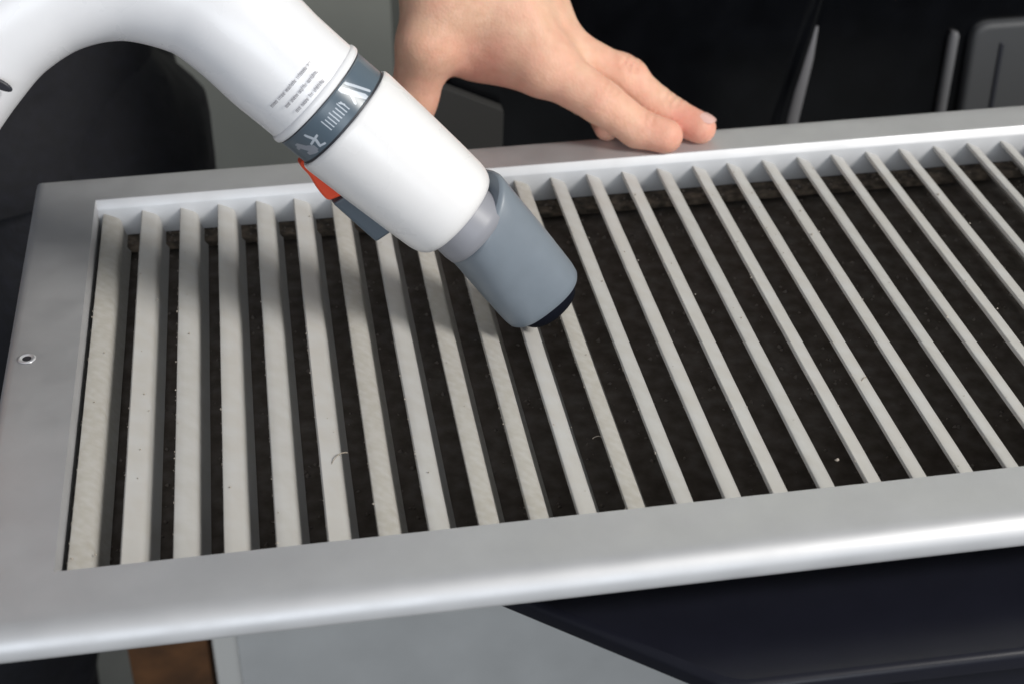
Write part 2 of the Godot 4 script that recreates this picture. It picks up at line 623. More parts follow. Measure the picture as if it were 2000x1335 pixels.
func frame_side(a: PackedVector2Array, corner0: Callable, corner1: Callable) -> ArrayMesh:
	var st := begin()
	var nn := profile_normals(a, true)
	var k := a.size()
	for i in k:
		var j := (i + 1) % k
		var p0: Vector3 = corner0.call(i)
		var p1: Vector3 = corner0.call(j)
		var q0: Vector3 = corner1.call(i)
		var q1: Vector3 = corner1.call(j)
		var along := (q0 - p0).normalized()
		var up := Vector3.UP
		var out := along.cross(up)
		# outward direction: from opening to rim
		var mid := Vector3((XL + XR) / 2.0, 0.0, OPEN / 2.0)
		if out.dot((p0 + q0) / 2.0 - mid) < 0.0:
			out = -out
		var na: Vector3 = (out * nn[i][0].x + up * nn[i][0].y).normalized()
		var nb: Vector3 = (out * nn[i][1].x + up * nn[i][1].y).normalized()
		quad(st, [p0, p1, q1, q0], [na, nb, nb, na])
	return st.commit()


func grille() -> void:
	var g := thing("vent_grille", "long grey louvred air vent grille with dusty off-white slats lying across the picture", "vent grille")
	var back := side_profile(0.0262, 0.0020)
	var front := side_profile(0.0312, 0.0012, 0.45, 0.0088, 0.0096)
	var left := side_profile(0.0300, 0.0006)
	var right := side_profile(0.0300, 0.0006)
	var bl := func(i): return Vector3(XL - left[i].x, back[i].y, -back[i].x)
	var br := func(i): return Vector3(XR + right[i].x, back[i].y, -back[i].x)
	var fl := func(i): return Vector3(XL - left[i].x, front[i].y, OPEN + front[i].x)
	var fr := func(i): return Vector3(XR + right[i].x, front[i].y, OPEN + front[i].x)
	part("frame_rail", frame_side(back, bl, br), M.flange_paint, g, "rear rail of the frame under the fingers")
	part("frame_rail", frame_side(front, fl, fr), M.flange_paint, g, "front rail of the frame with a bright rounded lip")
	var ls := part("frame_rail", frame_side(left, bl, fl), M.flange_paint, g, "left end of the frame with a screw hole")
	part("frame_rail", frame_side(right, br, fr), M.flange_paint, g)

	# countersunk screw hole in the left end
	var at := Vector3(-0.02308, 0.00000, 0.13379) + Vector3(0, 0.00005, 0)
	part("screw_hole", lathe(at, Vector3.UP, Vector3.RIGHT, Vector3.BACK, [[0.0002, 0.0037], [0.0007, 0.0033], [0.0007, 0.0029], [0.0002, 0.0017]], 28, false, false), M.bare_metal, ls)
	part("hole", lathe(at, Vector3.UP, Vector3.RIGHT, Vector3.BACK, [[0.00012, 0.0020], [0.0003, 0.0018]], 20), M.hole_shade, ls)  # dark disc on the rail, coloured as the shade inside the hole

	# louvre slats: upper face falls to the right, then turns steeply down
	var top := [Vector2(0.0, -0.0017), Vector2(0.0, -0.0005), Vector2(0.0002, -0.0001), Vector2(0.0006, 0.0), Vector2(0.0034, -0.0013), Vector2(0.0060, -0.0025), Vector2(0.0070, -0.0032), Vector2(0.0079, -0.0042), Vector2(0.0082, -0.0056), Vector2(0.0085, -0.0078), Vector2(0.0091, -0.0104), Vector2(0.0102, -0.0130), Vector2(0.0118, -0.0150)]
	var under := [Vector2(0.0110, -0.0155), Vector2(0.0093, -0.0134), Vector2(0.0081, -0.0106), Vector2(0.0074, -0.0080), Vector2(0.0070, -0.0056), Vector2(0.0062, -0.0042), Vector2(0.0036, -0.0032), Vector2(0.0004, -0.0021)]
	var meshes := []
	for kind in 5:
		var pr := PackedVector2Array()
		for p in top + under:
			pr.append(p + Vector2(rng.randf_range(-0.00006, 0.00006), rng.randf_range(-0.00006, 0.00006)))
		meshes.append(slat_mesh(pr, kind))
	var skins := [M.slat_paint, M.slat_paint_dusty, M.slat_paint_clean]
	for i in SLATS:
		var pick: int = [0, 2, 0, 1][rng.randi() % 4]
		var turn := Basis(Vector3(0, 0, 1), rng.randf_range(-0.012, 0.012))
		part("slat", meshes[rng.randi() % meshes.size()], skins[pick], g, "", Transform3D(turn, Vector3(i * PITCH + rng.randf_range(-0.0002, 0.0002), -0.0066 + rng.randf_range(-0.0002, 0.0002), 0.0)))

	# dirty filter behind the slats, in its rail
	part("filter_rail", box(Vector3(XR - XL + 0.004, 0.0036, 0.0145), Vector3((XR + XL) / 2.0, -0.0213, 0.0062), 0.001), M.rail_dirt, g, "dusty brown rail behind the slats")
	part("filter_rail", box(Vector3(XR - XL + 0.004, 0.0036, 0.0105), Vector3((XR + XL) / 2.0, -0.0213, OPEN - 0.0042), 0.001), M.rail_dirt, g)
	part("filter_panel", box(Vector3(XR - XL + 0.004, 0.0030, OPEN - 0.004), Vector3((XR + XL) / 2.0, -0.0262, OPEN / 2.0), 0.0005), M.filter_mesh, g)

	# lint and hairs caught between the slats
	var st := begin()
	for i in 260:
		var s := rng.randi_range(0, SLATS - 1)
		var z := rng.randf_range(0.01, OPEN - 0.01)
		var p := Vector3(s * PITCH + rng.randf_range(-0.0003, 0.0013), -0.0068, z)
		if rng.randf() < 0.35:
			p = Vector3(s * PITCH + rng.randf_range(0.0012, 0.009), 0.0, z)
			p.y = -0.0064 - (p.x - s * PITCH - 0.0014) * 0.46
		lump(st, p, rng.randf_range(0.00018, 0.0005) * (1.8 if rng.randf() < 0.05 else 1.0))
	for i in 2200:   # fluff along the slat edges
		var s := rng.randi_range(0, SLATS - 1)
		var z := pow(rng.randf(), 0.8) * (OPEN - 0.01) + 0.005
		lump(st, Vector3(s * PITCH + rng.randf_range(-0.0004, 0.0002), -0.0072 + rng.randf_range(-0.0006, 0.0003), z), rng.randf_range(0.00010, 0.00030) * (2.0 if rng.randf() < 0.04 else 1.0))
	lump(st, Vector3(0.2825, -0.0080, 0.2435), 0.0010)
	var lint := part("lint", st.commit(), M.dust, g)
	lint.set_meta("kind", "stuff")
	var fs := begin()
	for i in 1500:   # fluff lying on the filter
		var cx := rng.randf_range(0.0, XR)
		var p := Vector3(cx, -0.0245, rng.randf_range(0.014, OPEN - 0.012))
		lump(fs, p, rng.randf_range(0.0003, 0.0011))
	for i in 260:
		var p := Vector3(rng.randf_range(0.0, XR), -0.0193, rng.randf_range(0.001, 0.012))
		lump(fs, p, rng.randf_range(0.0003, 0.0009))
	var fluff := part("filter_lint", fs.commit(), M.filter_dust, g)
	fluff.set_meta("kind", "stuff")
	var hs := begin()
	var strands := [
		[Vector3(0.0935, -0.0092, 0.215), Vector3(0.0965, -0.0062, 0.208), Vector3(0.1010, -0.0100, 0.205)],
		[Vector3(0.0295, -0.0150, 0.262), Vector3(0.0340, -0.0120, 0.259), Vector3(0.0375, -0.0085, 0.258)],
		[Vector3(0.0480, -0.0160, 0.260), Vector3(0.0520, -0.0110, 0.257), Vector3(0.0550, -0.0085, 0.254)],
		[Vector3(0.1950, -0.0100, 0.212), Vector3(0.1985, -0.0080, 0.211), Vector3(0.2005, -0.0120, 0.213)],
		[Vector3(0.3080, -0.0082, 0.196), Vector3(0.3110, -0.0070, 0.193), Vector3(0.3130, -0.0100, 0.190)]]
	for s in strands:
		strand(hs, s, 0.00022)
	var hair := part("caught_hairs", hs.commit(), M.hair, g)
	hair.set_meta("kind", "stuff")


func slat_mesh(pr: PackedVector2Array, kind: int) -> ArrayMesh:
	var nn := profile_normals(pr, true)
	var wob := FastNoiseLite.new()
	wob.seed = 40 + kind
	wob.frequency = 30.0
	var st := begin()
	var k := pr.size()
	var z0 := 0.0012
	var steps := 26
	for s in steps:
		var za := z0 + (OPEN - 0.0016) * s / steps
		var zb := z0 + (OPEN - 0.0016) * (s + 1) / steps
		for i in k:
			var j := (i + 1) % k
			var pts := []
			for c in [[pr[i], za], [pr[j], za], [pr[j], zb], [pr[i], zb]]:
				var o := wob.get_noise_2d(c[1], c[0].x * 3.0) * 0.00010
				pts.append(Vector3(c[0].x + o, c[0].y + o * 0.6, c[1]))
			var na := Vector3(nn[i][0].x, nn[i][0].y, 0)
			var nb := Vector3(nn[i][1].x, nn[i][1].y, 0)
			quad(st, pts, [na, nb, nb, na])
	return st.commit()


func lump(st: SurfaceTool, c: Vector3, r: float) -> void:
	var dirs := [Vector3.RIGHT, Vector3.UP, Vector3.BACK, Vector3.LEFT, Vector3.DOWN, Vector3.FORWARD]
	var p := []
	for d in dirs:
		p.append(c + d * r * rng.randf_range(0.6, 1.5) + Vector3(rng.randf_range(-0.3, 0.3), rng.randf_range(-0.3, 0.3), rng.randf_range(-0.3, 0.3)) * r)
	for f in [[0, 1, 2], [1, 3, 2], [3, 4, 2], [4, 0, 2], [0, 1, 5], [1, 3, 5], [3, 4, 5], [4, 0, 5]]:
		tri(st, [p[f[0]], p[f[1]], p[f[2]]], [(p[f[0]] - c).normalized(), (p[f[1]] - c).normalized(), (p[f[2]] - c).normalized()])


func strand(st: SurfaceTool, s: Array, r: float) -> void:
	var rings := []
	for i in 9:
		var t := i / 8.0
		var p: Vector3 = s[0].lerp(s[1], t).lerp(s[1].lerp(s[2], t), t)
		rings.append(circle(p, Vector3.UP, Vector3.BACK, r, 5))
	st.append_from(loft(rings), 0, Transform3D())


# ---------------------------------------------------------------------- the handheld vacuum
func vacuum() -> void:
	var v := thing("handheld_vacuum", "white handheld vacuum with an arched handle tube and grey nozzle on the slats", "vacuum cleaner")
	var c := Vector3(0.15463, 0.04944, 0.13507)
	var a := Vector3(-0.70369, 0.68551, -0.18682)
	var tv := Vector3(0.06842, 0.32709, 0.94251)   # across the axis, the side that carries the printing
	var tu := Vector3(0.70721, 0.65045, -0.27707)
	var l := 0.07379
	# lower barrel: round white sleeve with a soft end
	part("lower_barrel", lathe(c, a, tv, tu, [[0.0040, 0.0155], [0.0006, 0.0160], [0.0, 0.0170], [0.0004, 0.0184], [0.0014, 0.0197], [0.0030, 0.0208], [0.0052, 0.0216], [0.0080, 0.0221], [0.020, 0.0229], [0.040, 0.0239], [l - 0.0155, 0.0246], [l - 0.0137, 0.0244], [l - 0.0130, 0.0238], [l - 0.0130, 0.0222]], 72, true, true), M.warm_white_plastic, v)
	part("gap_shade_black", lathe(c, a, tv, tu, [[l - 0.0136, 0.0226], [l - 0.0134, 0.0231], [l - 0.0122, 0.0231], [l - 0.0121, 0.0226]], 64, false, false), M.gap_shade_black, v)  # dark band painted for the shadow gap below the ring
	# scale ring with printed marks
	var ring := part("scale_ring", lathe(c, a, tv, tu, [[l - 0.0126, 0.0224], [l - 0.0122, 0.0229], [l - 0.0008, 0.0229], [l - 0.0004, 0.0224]], 72, false, false), M.grey_plastic, v, "grey ring printed with white scale marks")
	print_band(ring, c, a, tv, tu, l - 0.0119, l - 0.0012, 0.02302, -78.0, 62.0)
	part("gap_shade_black", lathe(c, a, tv, tu, [[l - 0.0008, 0.0222], [l - 0.0006, 0.02275], [l + 0.0003, 0.02275], [l + 0.0005, 0.0222]], 64, false, false), M.gap_shade_black, v)  # dark band painted for the shadow gap above the ring
	# upper barrel and arched handle tube in one piece
	part("barrel_lip", lathe(c, a, tv, tu, [[l, 0.0210], [l, 0.0232], [l + 0.0005, 0.0237], [l + 0.0016, 0.0239], [l + 0.0027, 0.0237], [l + 0.0032, 0.0233], [l + 0.0036, 0.0228]], 72, true, false), M.white_plastic, v)
	var pts := [c + a * (l + 0.0034), c + a * (l + 0.012), c + a * (l + 0.021)]
	pts.append_array([Vector3(0.07443, 0.12885, 0.11351), Vector3(0.05892, 0.13952, 0.10765), Vector3(0.03398, 0.14614, 0.10301), Vector3(0.00915, 0.14385, 0.10311), Vector3(-0.01286, 0.13359, 0.10650), Vector3(-0.02917, 0.11885, 0.11013), Vector3(-0.04651, 0.09906, 0.11452), Vector3(-0.06756, 0.07421, 0.11564)])
	var path := Curve3D.new()
	path.bake_interval = 0.003
	for i in pts.size():
		var tan_: Vector3 = (pts[mini(i + 1, pts.size() - 1)] - pts[maxi(i - 1, 0)])
		var reach: float = minf(pts[i].distance_to(pts[mini(i + 1, pts.size() - 1)]), pts[i].distance_to(pts[maxi(i - 1, 0)]))
		if reach == 0.0:
			reach = tan_.length() * 0.5
		if i < 3:
			tan_ = a
		path.add_point(pts[i], -tan_.normalized() * reach * 0.34, tan_.normalized() * reach * 0.34)
	var rings := []
	var total := path.get_baked_length()
	var steps := 110
	var fv := tv
	for i in steps + 1:
		var s := total * i / steps
		var p := path.sample_baked(s, true)
		var d := (path.sample_baked(minf(s + 0.002, total), true) - path.sample_baked(maxf(s - 0.002, 0.0), true)).normalized()
		fv = (fv - d * fv.dot(d)).normalized()
		var fu := d.cross(fv)
		if i == 0 and fu.dot(tu) < 0.0:
			fu = -fu
		var r := lerpf(0.0230, 0.0235, smoothstep(0.0, 0.03, s)) + 0.0012 * smoothstep(0.05, 0.16, s)
		if i == steps:
			r *= 0.8
		rings.append(circle(p, fv, d.cross(fv), r, 64))
	grip = [path.sample_baked(total * 0.955, true), (path.sample_baked(total * 0.97, true) - path.sample_baked(total * 0.94, true)).normalized()]
	part("handle_tube", loft(rings), M.white_plastic, v)
	# small dark button on the inner side of the grip
	part("grip_button", lathe(Vector3(-0.01329, 0.11964, 0.13264), Vector3(-0.04152, -0.05942, 0.99737), Vector3(-1.80328, 1.26023, 0.00000), Vector3(-0.45706, -0.65401, -0.05799), [[0.0, 0.0024], [0.0006, 0.0024], [0.0010, 0.0018]], 24), M.gap_shade_black, v)
	# three small lines of print on the upper barrel
	small_print(v, c, a, tv, tu)
	# coupling and nozzle
	part("coupling", lathe(c, -a, tv, tu, [[-0.004, 0.0152], [0.0065, 0.0160], [0.0100, 0.0158], [0.0115, 0.0140]], 56), M.coupling_plastic, v)
	var nb := Vector3(0.16040, 0.04820, 0.13074)
	var ne := Vector3(0.18917, 0.00650, 0.13160)
	var ub := Vector3(0.43530, 0.77979, -0.44994)
	var vb := Vector3(0.38991, 0.28718, 0.87493)
	var ue := Vector3(0.81696, 0.56091, -0.13399)
	var ve := Vector3(0.10070, 0.09003, 0.99084)
	var n := Vector3(0.56783, -0.82297, 0.01707)
	part("nozzle", nozzle_loft(nb, ne, ub, vb, ue, ve, n, 1.0, true), M.nozzle_plastic, v)
	var bi := []
	for q in [[-0.008, 0.86], [0.001, 0.86], [0.004, 0.80], [0.0068, 0.70], [0.0076, 0.5]]:
		var ringq := []
		for jj in 56:
			var gq := TAU * jj / 56
			ringq.append(ne + n * q[0] + ue * cos(gq) * 0.0178 * q[1] + ve * sin(gq) * 0.0158 * q[1])
		bi.append(ringq)
	part("brush_insert", loft(bi), M.black_bristle, v, "black brush and shadowed opening in the nozzle mouth")  # brush whose black also stands in for the shadow under the nozzle
	# release lever and slide bar under the barrel
	part("release_lever", slab(rounded([Vector3(0.09294, 0.07025, 0.11896), Vector3(0.09712, 0.06612, 0.12235), Vector3(0.09999, 0.06114, 0.12609), Vector3(0.10323, 0.05771, 0.12888), Vector3(0.11076, 0.06020, 0.12839), Vector3(0.11560, 0.06204, 0.12792), Vector3(0.10440, 0.06998, 0.12091), Vector3(0.09667, 0.07295, 0.11775)], 0.002, 3), tv, 0.013, 0.0015), M.orange_plastic, v, "orange red release lever")
	part("slide_bar", slab(rounded([Vector3(0.10502, 0.05606, 0.12783), Vector3(0.12075, 0.04309, 0.13887), Vector3(0.12784, 0.04680, 0.13751), Vector3(0.13470, 0.05034, 0.13622), Vector3(0.11786, 0.06246, 0.12557), Vector3(0.11124, 0.05926, 0.12667)], 0.0012, 3), tv, 0.011, 0.0010), M.slide_plastic, v)


func nozzle_loft(nb: Vector3, ne: Vector3, ub: Vector3, vb: Vector3, ue: Vector3, ve: Vector3, n: Vector3, k: float, shell: bool) -> ArrayMesh:
	var rows := [[0.0, 0.90], [0.015, 0.965], [0.05, 1.0], [0.2, 1.0], [0.4, 1.0], [0.6, 1.0], [0.8, 1.0], [0.93, 1.0], [0.98, 0.985], [1.0, 0.95]] if shell else [[0.0, 1.0], [0.5, 1.0], [1.0, 0.93]]
	var rings := []
	for row: Array in rows:
		var t: float = row[0]
		var s := smoothstep(0.0, 1.0, t)
		var uu := ub.lerp(ue, s).normalized()
		var vv := vb.lerp(ve, s).normalized()
		var w: float = lerpf(0.0200, 0.0184, t) * row[1] * k if shell else 0.0170 * row[1] * k
		var h: float = lerpf(0.0180, 0.0160, t) * row[1] * k if shell else 0.0158 * row[1] * k
		var ring := []
		for j in 64:
			var g := TAU * j / 64
			var ex := 0.80
			ring.append(nb.lerp(ne, t) + uu * signf(cos(g)) * pow(absf(cos(g)), ex) * w + vv * signf(sin(g)) * pow(absf(sin(g)), ex) * h)
		rings.append(ring)
	return loft(rings)


func wrap_patch(c: Vector3, a: Vector3, tv: Vector3, tu: Vector3, t0: float, t1: float, r: float, g0: float, g1: float) -> ArrayMesh:
	var st := begin()
	var k := 28
	for i in k:
		var p := []
		var nn := []
		var uv := []
		for q in [[i, 0], [i + 1, 0], [i + 1, 1], [i, 1]]:
			var f: float = float(q[0]) / k
			var g := deg_to_rad(lerpf(g0, g1, f))
			var out := tv * cos(g) + tu * sin(g)
			p.append(c + a * lerpf(t0, t1, q[1]) + out * r)
			nn.append(out)
			uv.append(Vector2(f, 1.0 - q[1]))
		quad(st, p, nn, uv)
	return st.commit()


func ink(im: Image, from: Vector2, to: Vector2, w: float, col: Color) -> void:
	var steps := int(from.distance_to(to)) + 1
	for i in steps + 1:
		var p := from.lerp(to, float(i) / steps)
		im.fill_rect(Rect2i(int(p.x - w / 2.0), int(p.y - w / 2.0), maxi(1, int(w)), maxi(1, int(w))), col)


func print_band(ring: Node3D, c: Vector3, a: Vector3, tv: Vector3, tu: Vector3, t0: float, t1: float, r: float, g0: float, g1: float) -> void:
	var im := Image.create(1024, 192, false, Image.FORMAT_RGBA8)
	var base := Color(0.115, 0.145, 0.175).linear_to_srgb()
	im.fill(Color(base.r * 0.86, base.g * 0.9, base.b * 0.93))
	var pale := Color(0.72, 0.75, 0.79)
	var soft := Color(0.55, 0.57, 0.61)
	# rows: top of the picture is the edge towards the handle
	# fan-like mark at the left
	for q in [[Vector2(150, 60), Vector2(205, 120), 34], [Vector2(205, 120), Vector2(250, 150), 40], [Vector2(170, 150), Vector2(240, 170), 26], [Vector2(120, 80), Vector2(160, 70), 22]]:
		ink(im, q[0], q[1], q[2], soft)
	for q in [[Vector2(285, 40), Vector2(318, 112), 16], [Vector2(262, 112), Vector2(350, 96), 15], [Vector2(318, 112), Vector2(300, 160), 18], [Vector2(300, 160), Vector2(345, 172), 13]]:
		ink(im, q[0], q[1], q[2], pale)
	# scale ticks
	for i in 8:
		var x := 452.0 + i * 27.0
		ink(im, Vector2(x, 66 if i % 3 else 54), Vector2(x + 2, 138), 8, pale)
	ink(im, Vector2(628, 60), Vector2(646, 96), 8, pale)
	# pale pointer, and film glare painted as pale bars, at the right
	for q in [[Vector2(706, 14), Vector2(792, 178), 30], [Vector2(768, 14), Vector2(850, 178), 16], [Vector2(700, 150), Vector2(748, 60), 14]]:
		ink(im, q[0], q[1], q[2], pale)
	var m := mat("scale_print", Color.WHITE, 0.3)
	m.albedo_texture = ImageTexture.create_from_image(im)
	part("scale_marks", wrap_patch(c, a, tv, tu, t0, t1, r, g0, g1), m, ring)


func small_print(v: Node3D, c: Vector3, a: Vector3, tv: Vector3, tu: Vector3) -> void:
	var im := Image.create(768, 256, false, Image.FORMAT_RGBA8)
	im.fill(Color(0.4, 0.4, 0.42, 0.0))
	var grey := Color(0.50, 0.50, 0.53, 0.85)
	var rows := [[0, [88, 92, 150, 150, 60]], [110, [62, 96, 104, 140]], [150, [60, 100, 46, 150]]]
	for r in 3:
		var x: float = rows[r][0] + 12.0
		var y := 36.0 + r * 84.0
		for w in rows[r][1]:
			var x1: float = x + w
			while x < x1:
				var tall := rng.randf() < 0.3
				match rng.randi() % 4:
					0:
						ink(im, Vector2(x, y - (18 if tall else 8)), Vector2(x, y + 12), 5, grey)
						ink(im, Vector2(x, y - 8), Vector2(x + 10, y - 6), 5, grey)
						ink(im, Vector2(x + 10, y - 6), Vector2(x + 10, y + 12), 5, grey)
					1:
						ink(im, Vector2(x, y), Vector2(x + 10, y), 4, grey)
						ink(im, Vector2(x, y - 8), Vector2(x, y + 12), 5, grey)
						ink(im, Vector2(x, y + 11), Vector2(x + 10, y + 11), 4, grey)
						ink(im, Vector2(x, y - 8), Vector2(x + 10, y - 8), 4, grey)
					2:
						ink(im, Vector2(x + 4, y - (18 if tall else 8)), Vector2(x + 4, y + 12), 5, grey)
						ink(im, Vector2(x, y - 7), Vector2(x + 9, y - 7), 4, grey)
					3:
						ink(im, Vector2(x, y - 8), Vector2(x, y + 12), 5, grey)
						ink(im, Vector2(x + 10, y - 8), Vector2(x + 10, y + (20 if tall else 12)), 5, grey)
						ink(im, Vector2(x, y + 11), Vector2(x + 10, y + 11), 4, grey)
				x += 17.0
			x += 20.0
			if x > 740.0:
				break
	var m := mat("small_print", Color.WHITE, 0.5)
	m.albedo_texture = ImageTexture.create_from_image(im)
	m.transparency = BaseMaterial3D.TRANSPARENCY_ALPHA
	part("printed_lines", wrap_patch(c, a, tv, tu, 0.0768, 0.0888, 0.02385, -38.0, 30.0), m, v, "three lines of small grey print")


# ---------------------------------------------------------------------- the person
func person() -> void:
	var who := thing("person", "person in black clothes steadying the grille with one bare hand", "person")
	var j := {"ELB": [Vector3(0.19942, 0.24922, -0.23742), 0.0400], "W1": [Vector3(0.19192, 0.13201, -0.11240), 0.0290], "W2": [Vector3(0.21082, 0.12472, -0.13488), 0.0270], "WA": [Vector3(0.18010, 0.09668, -0.07869), 0.0300], "WB": [Vector3(0.20083, 0.08601, -0.09864), 0.0260], "I0": [Vector3(0.21855, 0.03930, -0.02981), 0.0142], "I1": [Vector3(0.24439, 0.02450, -0.01355), 0.0110], "I2": [Vector3(0.26263, 0.01052, -0.00992), 0.0098], "I3": [Vector3(0.27540, 0.00780, -0.00398), 0.0087], "M0": [Vector3(0.23044, 0.03834, -0.04668), 0.0135], "M1": [Vector3(0.26016, 0.02605, -0.03634), 0.0106], "M2": [Vector3(0.28018, 0.01075, -0.02429), 0.0094], "M3": [Vector3(0.29517, 0.00700, -0.01155), 0.0080], "R0": [Vector3(0.22638, 0.04035, -0.06801), 0.0130], "R1": [Vector3(0.24735, 0.01795, -0.05836), 0.0100], "R2": [Vector3(0.25176, 0.00373, -0.04945), 0.0080], "R3": [Vector3(0.24965, 0.00600, -0.02173), 0.0066], "P0": [Vector3(0.21933, 0.04549, -0.08946), 0.0125], "P1": [Vector3(0.23595, 0.02349, -0.08438), 0.0090], "P2": [Vector3(0.24231, 0.00873, -0.07360), 0.0078], "P3": [Vector3(0.24457, 0.00136, -0.06352), 0.0070], "T0": [Vector3(0.17392, 0.07276, -0.05167), 0.0200], "T1": [Vector3(0.16204, 0.05080, -0.03894), 0.0146], "T2": [Vector3(0.15467, 0.02164, -0.04251), 0.0116], "T3": [Vector3(0.15272, -0.00173, -0.04788), 0.0098], "PALM": [Vector3(0.19726, 0.05155, -0.06060), 0.0240], "WEBA": [Vector3(0.17600, 0.04413, -0.05050), 0.0125], "WEBB": [Vector3(0.20475, 0.04087, -0.04267), 0.0130], "WEBC": [Vector3(0.18940, 0.04118, -0.05252), 0.0120]}
	var f := Field.new(Vector3(0.132, -0.016, -0.185), Vector3(0.312, 0.178, 0.014), 0.0015)
	# forearm, wrist and back of the hand
	for b in [["ELB", "W1", 0.02], ["ELB", "W2", 0.02], ["W1", "WA", 0.02], ["W2", "WB", 0.02], ["WA", "PALM", 0.02], ["WB", "PALM", 0.02], ["WA", "I0", 0.012], ["WB", "M0", 0.010], ["WB", "R0", 0.010], ["WB", "P0", 0.010],
			["WA", "T0", 0.014], ["T0", "T1", 0.012], ["T1", "T2", 0.006], ["T2", "T3", 0.005], ["WEBA", "WEBC", 0.012], ["WEBC", "WEBB", 0.012], ["WEBB", "I0", 0.010],
			["P0", "P1", 0.006], ["P1", "P2", 0.004], ["P2", "P3", 0.004], ["R0", "R1", 0.006], ["R1", "R2", 0.004], ["R2", "R3", 0.004],
			["M0", "M1", 0.006], ["M1", "M2", 0.005], ["M2", "M3", 0.005], ["I0", "I1", 0.0035], ["I1", "I2", 0.0025], ["I2", "I3", 0.0025]]:
		var p: Array = j[b[0]]
		var q: Array = j[b[1]]
		f.bone(p[0], q[0], p[1], q[1], b[2])
	# knuckles and tendons on the back of the hand
	f.bone(j.M1[0] + Vector3(0.001, 0.0018, 0.0), j.M1[0] + Vector3(0.003, 0.001, 0.0), 0.0088, 0.0085, 0.005)
	# tendons towards the knuckles, wrinkles over the finger joints, folds of the web
	var up := Vector3(0.10, 0.80, 0.45).normalized()
	for b in [["WA", "I0"], ["WB", "M0"], ["WB", "R0"]]:
		var p: Vector3 = j[b[0]][0].lerp(j[b[1]][0], 0.30)
		var q: Vector3 = j[b[0]][0].lerp(j[b[1]][0], 0.92)
		f.bone(p + up * (lerpf(j[b[0]][1], j[b[1]][1], 0.3) - 0.0018), q + up * (j[b[1]][1] - 0.0012), 0.0026, 0.0022, 0.006)
	for c in [["I0", "I1", "I2", 0.0], ["I1", "I2", "I3", 0.0], ["M0", "M1", "M2", 0.0], ["M1", "M2", "M3", 0.0]]:
		var p: Vector3 = j[c[1]][0]
		var along: Vector3 = (j[c[2]][0] - j[c[0]][0]).normalized()
		var top: Vector3 = (Vector3(0.45, 0.85, 0.30) - along * along.dot(Vector3(0.45, 0.85, 0.30))).normalized()
		var side: Vector3 = along.cross(top)
		var r: float = j[c[1]][1]
		for k in 3:
			var o := along * ((k - 1) * 0.0032)
			var w := r * (0.75 if k == 1 else 0.55)
			f.crease(p + o + top * r * 1.0 - side * w, p + o + top * r * 1.02 + side * w, 0.0012, 0.0017 if k == 1 else 0.0012)
	var web: Vector3 = j.WEBC[0]
	f.crease(web + Vector3(-0.012, 0.004, 0.014), web + Vector3(0.006, -0.004, 0.012), 0.0040, 0.0016)
	f.crease(web + Vector3(-0.006, -0.004, 0.014), web + Vector3(0.012, -0.008, 0.012), 0.0014, 0.0007)
	var warm := [[j.I3[0], 0.016, 0.75], [j.M3[0], 0.014, 0.8], [j.WEBC[0] + Vector3(0.004, -0.006, 0.012), 0.020, 1.0], [j.M1[0] + Vector3(0.002, 0.006, 0.004), 0.009, 0.55], [j.I1[0] + Vector3(0, 0.004, 0.006), 0.012, 0.35], [j.T2[0], 0.022, 0.4], [j.R3[0], 0.014, 0.6], [j.I0[0] + Vector3(0, -0.012, 0.006), 0.016, 0.55]]
	var blotch := FastNoiseLite.new()
	blotch.seed = 9
	blotch.frequency = 55.0
	var tint := func(p: Vector3) -> Color:
		var k := 0.42 * blotch.get_noise_3dv(p)
		for w in warm:
			k += w[2] * exp(-(p - w[0]).length_squared() / (w[1] * w[1]))
		k = clampf(k, -0.15, 1.0)
		var base := Color(0.80, 0.500, 0.365)
		var red := Color(0.79, 0.370, 0.285)
		return base.lerp(red, k)
	var hand := part("body", f.mesh(tint), M.skin, who, "left forearm and hand, fingers spread on the rear rail of the grille")
	# nail of the middle finger, seen edge on at the tip
	nail(hand, j.M3[0], (j.M3[0] - j.M2[0]).normalized(), Vector3(0.6, 0.8, 0.3), 0.0079, 0.0042)

	# black jacket and trousers
	var folds := FastNoiseLite.new()
	folds.seed = 3
	folds.frequency = 7.0
	folds.fractal_octaves = 3
	var white := func(_p: Vector3) -> Color: return Color.WHITE
	var t := Field.new(Vector3(-0.50, -0.16, -0.56), Vector3(0.30, 0.62, 0.14), 0.011)
	t.bone(Vector3(-0.122, -0.16, -0.31), Vector3(-0.122, 0.10, -0.32), 0.148, 0.135, 0.03)
	t.bone(Vector3(-0.122, 0.10, -0.32), Vector3(-0.120, 0.40, -0.34), 0.135, 0.150, 0.03)
	t.bone(Vector3(-0.20, 0.48, -0.36), Vector3(0.0, 0.48, -0.36), 0.07, 0.07, 0.08)
	t.bone(Vector3(0.02, 0.45, -0.36), Vector3(0.195, 0.27, -0.27), 0.062, 0.052, 0.04)
	t.bone(Vector3(0.195, 0.27, -0.27), j.W1[0].lerp(j.ELB[0], 0.35), 0.052, 0.044, 0.02)
	t.ripple(folds, 0.022)
	t.cut(Vector3(0.04, -0.094, -0.23), Vector3(0.10, -1.0, 0.10).normalized())
	var l := Field.new(Vector3(-0.42, -0.86, -0.52), Vector3(0.12, -0.02, 0.0), 0.010)
	l.bone(Vector3(-0.046, -0.11, -0.28), Vector3(-0.155, -0.44, -0.22), 0.092, 0.066, 0.03)
	l.bone(Vector3(-0.155, -0.44, -0.22), Vector3(-0.16, -0.84, -0.29), 0.066, 0.055, 0.03)
	l.bone(Vector3(-0.19, -0.08, -0.30), Vector3(-0.27, -0.44, -0.24), 0.098, 0.070, 0.02)
	l.bone(Vector3(-0.27, -0.44, -0.24), Vector3(-0.28, -0.84, -0.30), 0.070, 0.055, 0.03)
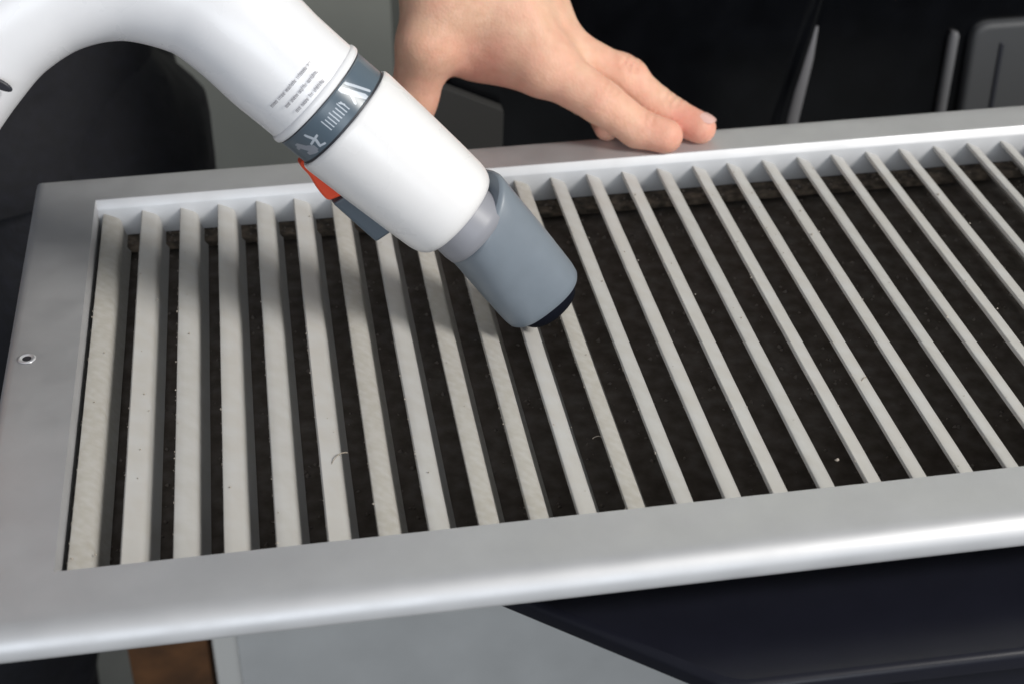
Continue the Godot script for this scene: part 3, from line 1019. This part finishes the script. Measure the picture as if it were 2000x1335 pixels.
	l.ripple(folds, 0.018)
	right_arm(who, t)
	part("trousers", l.mesh(white), M.black_cloth, who)


# the other hand holds the grip end of the vacuum, unseen, its arm added to darken the left rail
func right_arm(who: Node3D, jacket: Field) -> void:
	var p: Vector3 = grip[0]
	var d: Vector3 = grip[1]
	var out := Vector3(-0.75, 0.35, -0.55)
	out = (out - d * out.dot(d)).normalized()
	var side := d.cross(out)
	if side.z < 0.0:
		side = -side
	var f := Field.new(p - Vector3.ONE * 0.105, p + Vector3.ONE * 0.085, 0.0025)
	var ring := func(a: float, along: float, r: float) -> Vector3:
		return p + d * along + (out * cos(a) + side * sin(a)) * r
	var wrist := p + out * 0.075 - d * 0.015 - side * 0.030
	for i in 4:
		var s := (i - 1.5) * 0.0195
		var k: float = [0.96, 1.0, 0.97, 0.86][i]
		var q0: Vector3 = ring.call(-0.25, s, 0.040)
		var q1: Vector3 = ring.call(0.95, s, 0.0365)
		var q2: Vector3 = ring.call(1.95, s, 0.0340)
		var q3: Vector3 = ring.call(2.65, s * 0.96, 0.0325)
		f.bone(wrist, q0, 0.019, 0.0125 * k, 0.012)
		f.bone(q0, q1, 0.0118 * k, 0.0098 * k, 0.003)
		f.bone(q1, q2, 0.0098 * k, 0.0086 * k, 0.002)
		f.bone(q2, q3, 0.0086 * k, 0.0076 * k, 0.002)
	var t0: Vector3 = ring.call(-0.75, 0.030, 0.040)
	f.bone(wrist, t0, 0.019, 0.0150, 0.012)
	f.bone(t0, ring.call(-1.5, 0.048, 0.036), 0.0140, 0.0110, 0.004)
	f.bone(ring.call(-1.5, 0.048, 0.036), ring.call(-2.1, 0.056, 0.034), 0.0110, 0.0088, 0.004)
	var tint := func(_q: Vector3) -> Color: return Color(0.72, 0.43, 0.295)
	part("body", f.mesh(tint), M.skin, who, "right hand closed round the grip of the vacuum")
	var elbow := Vector3(-0.40, 0.20, -0.16)
	jacket.bone(Vector3(-0.24, 0.46, -0.36), elbow, 0.062, 0.052, 0.04)
	jacket.bone(elbow, wrist + (wrist - p) * 0.15, 0.052, 0.036, 0.02)
	part("jacket", jacket.mesh(func(_q: Vector3) -> Color: return Color.WHITE), M.black_cloth, who)


func nail(hand: Node3D, tip: Vector3, along: Vector3, up: Vector3, r: float, w: float) -> void:
	var n := (up - along * up.dot(along)).normalized()
	var s := along.cross(n)
	var st := begin()
	var k := 10
	for i in k:
		for h in k:
			var p := []
			var nn := []
			for q in [[i, h], [i + 1, h], [i + 1, h + 1], [i, h + 1]]:
				var x: float = (float(q[0]) / k - 0.5) * 2.0
				var y: float = (float(q[1]) / k - 0.5) * 2.0
				var round := sqrt(maxf(0.0, 1.0 - pow(absf(y), 4.0)))
				var ang := x * 0.72 * round
				var out := n * cos(ang) + s * sin(ang)
				var f := y * w + r * 0.30
				var bend := sqrt(maxf(0.0, 1.0 - pow(clampf(f / (r * 1.55), 0.0, 1.0), 2.0)))
				p.append(tip + along * f + out * (r * bend + 0.00045 - 0.0007 * pow(maxf(absf(x), absf(y)), 4.0)))
				nn.append((out + along * clampf(f / r, 0.0, 1.0) * 0.4).normalized())
			quad(st, p, nn)
	part("fingernail", st.commit(), M.nail, hand)
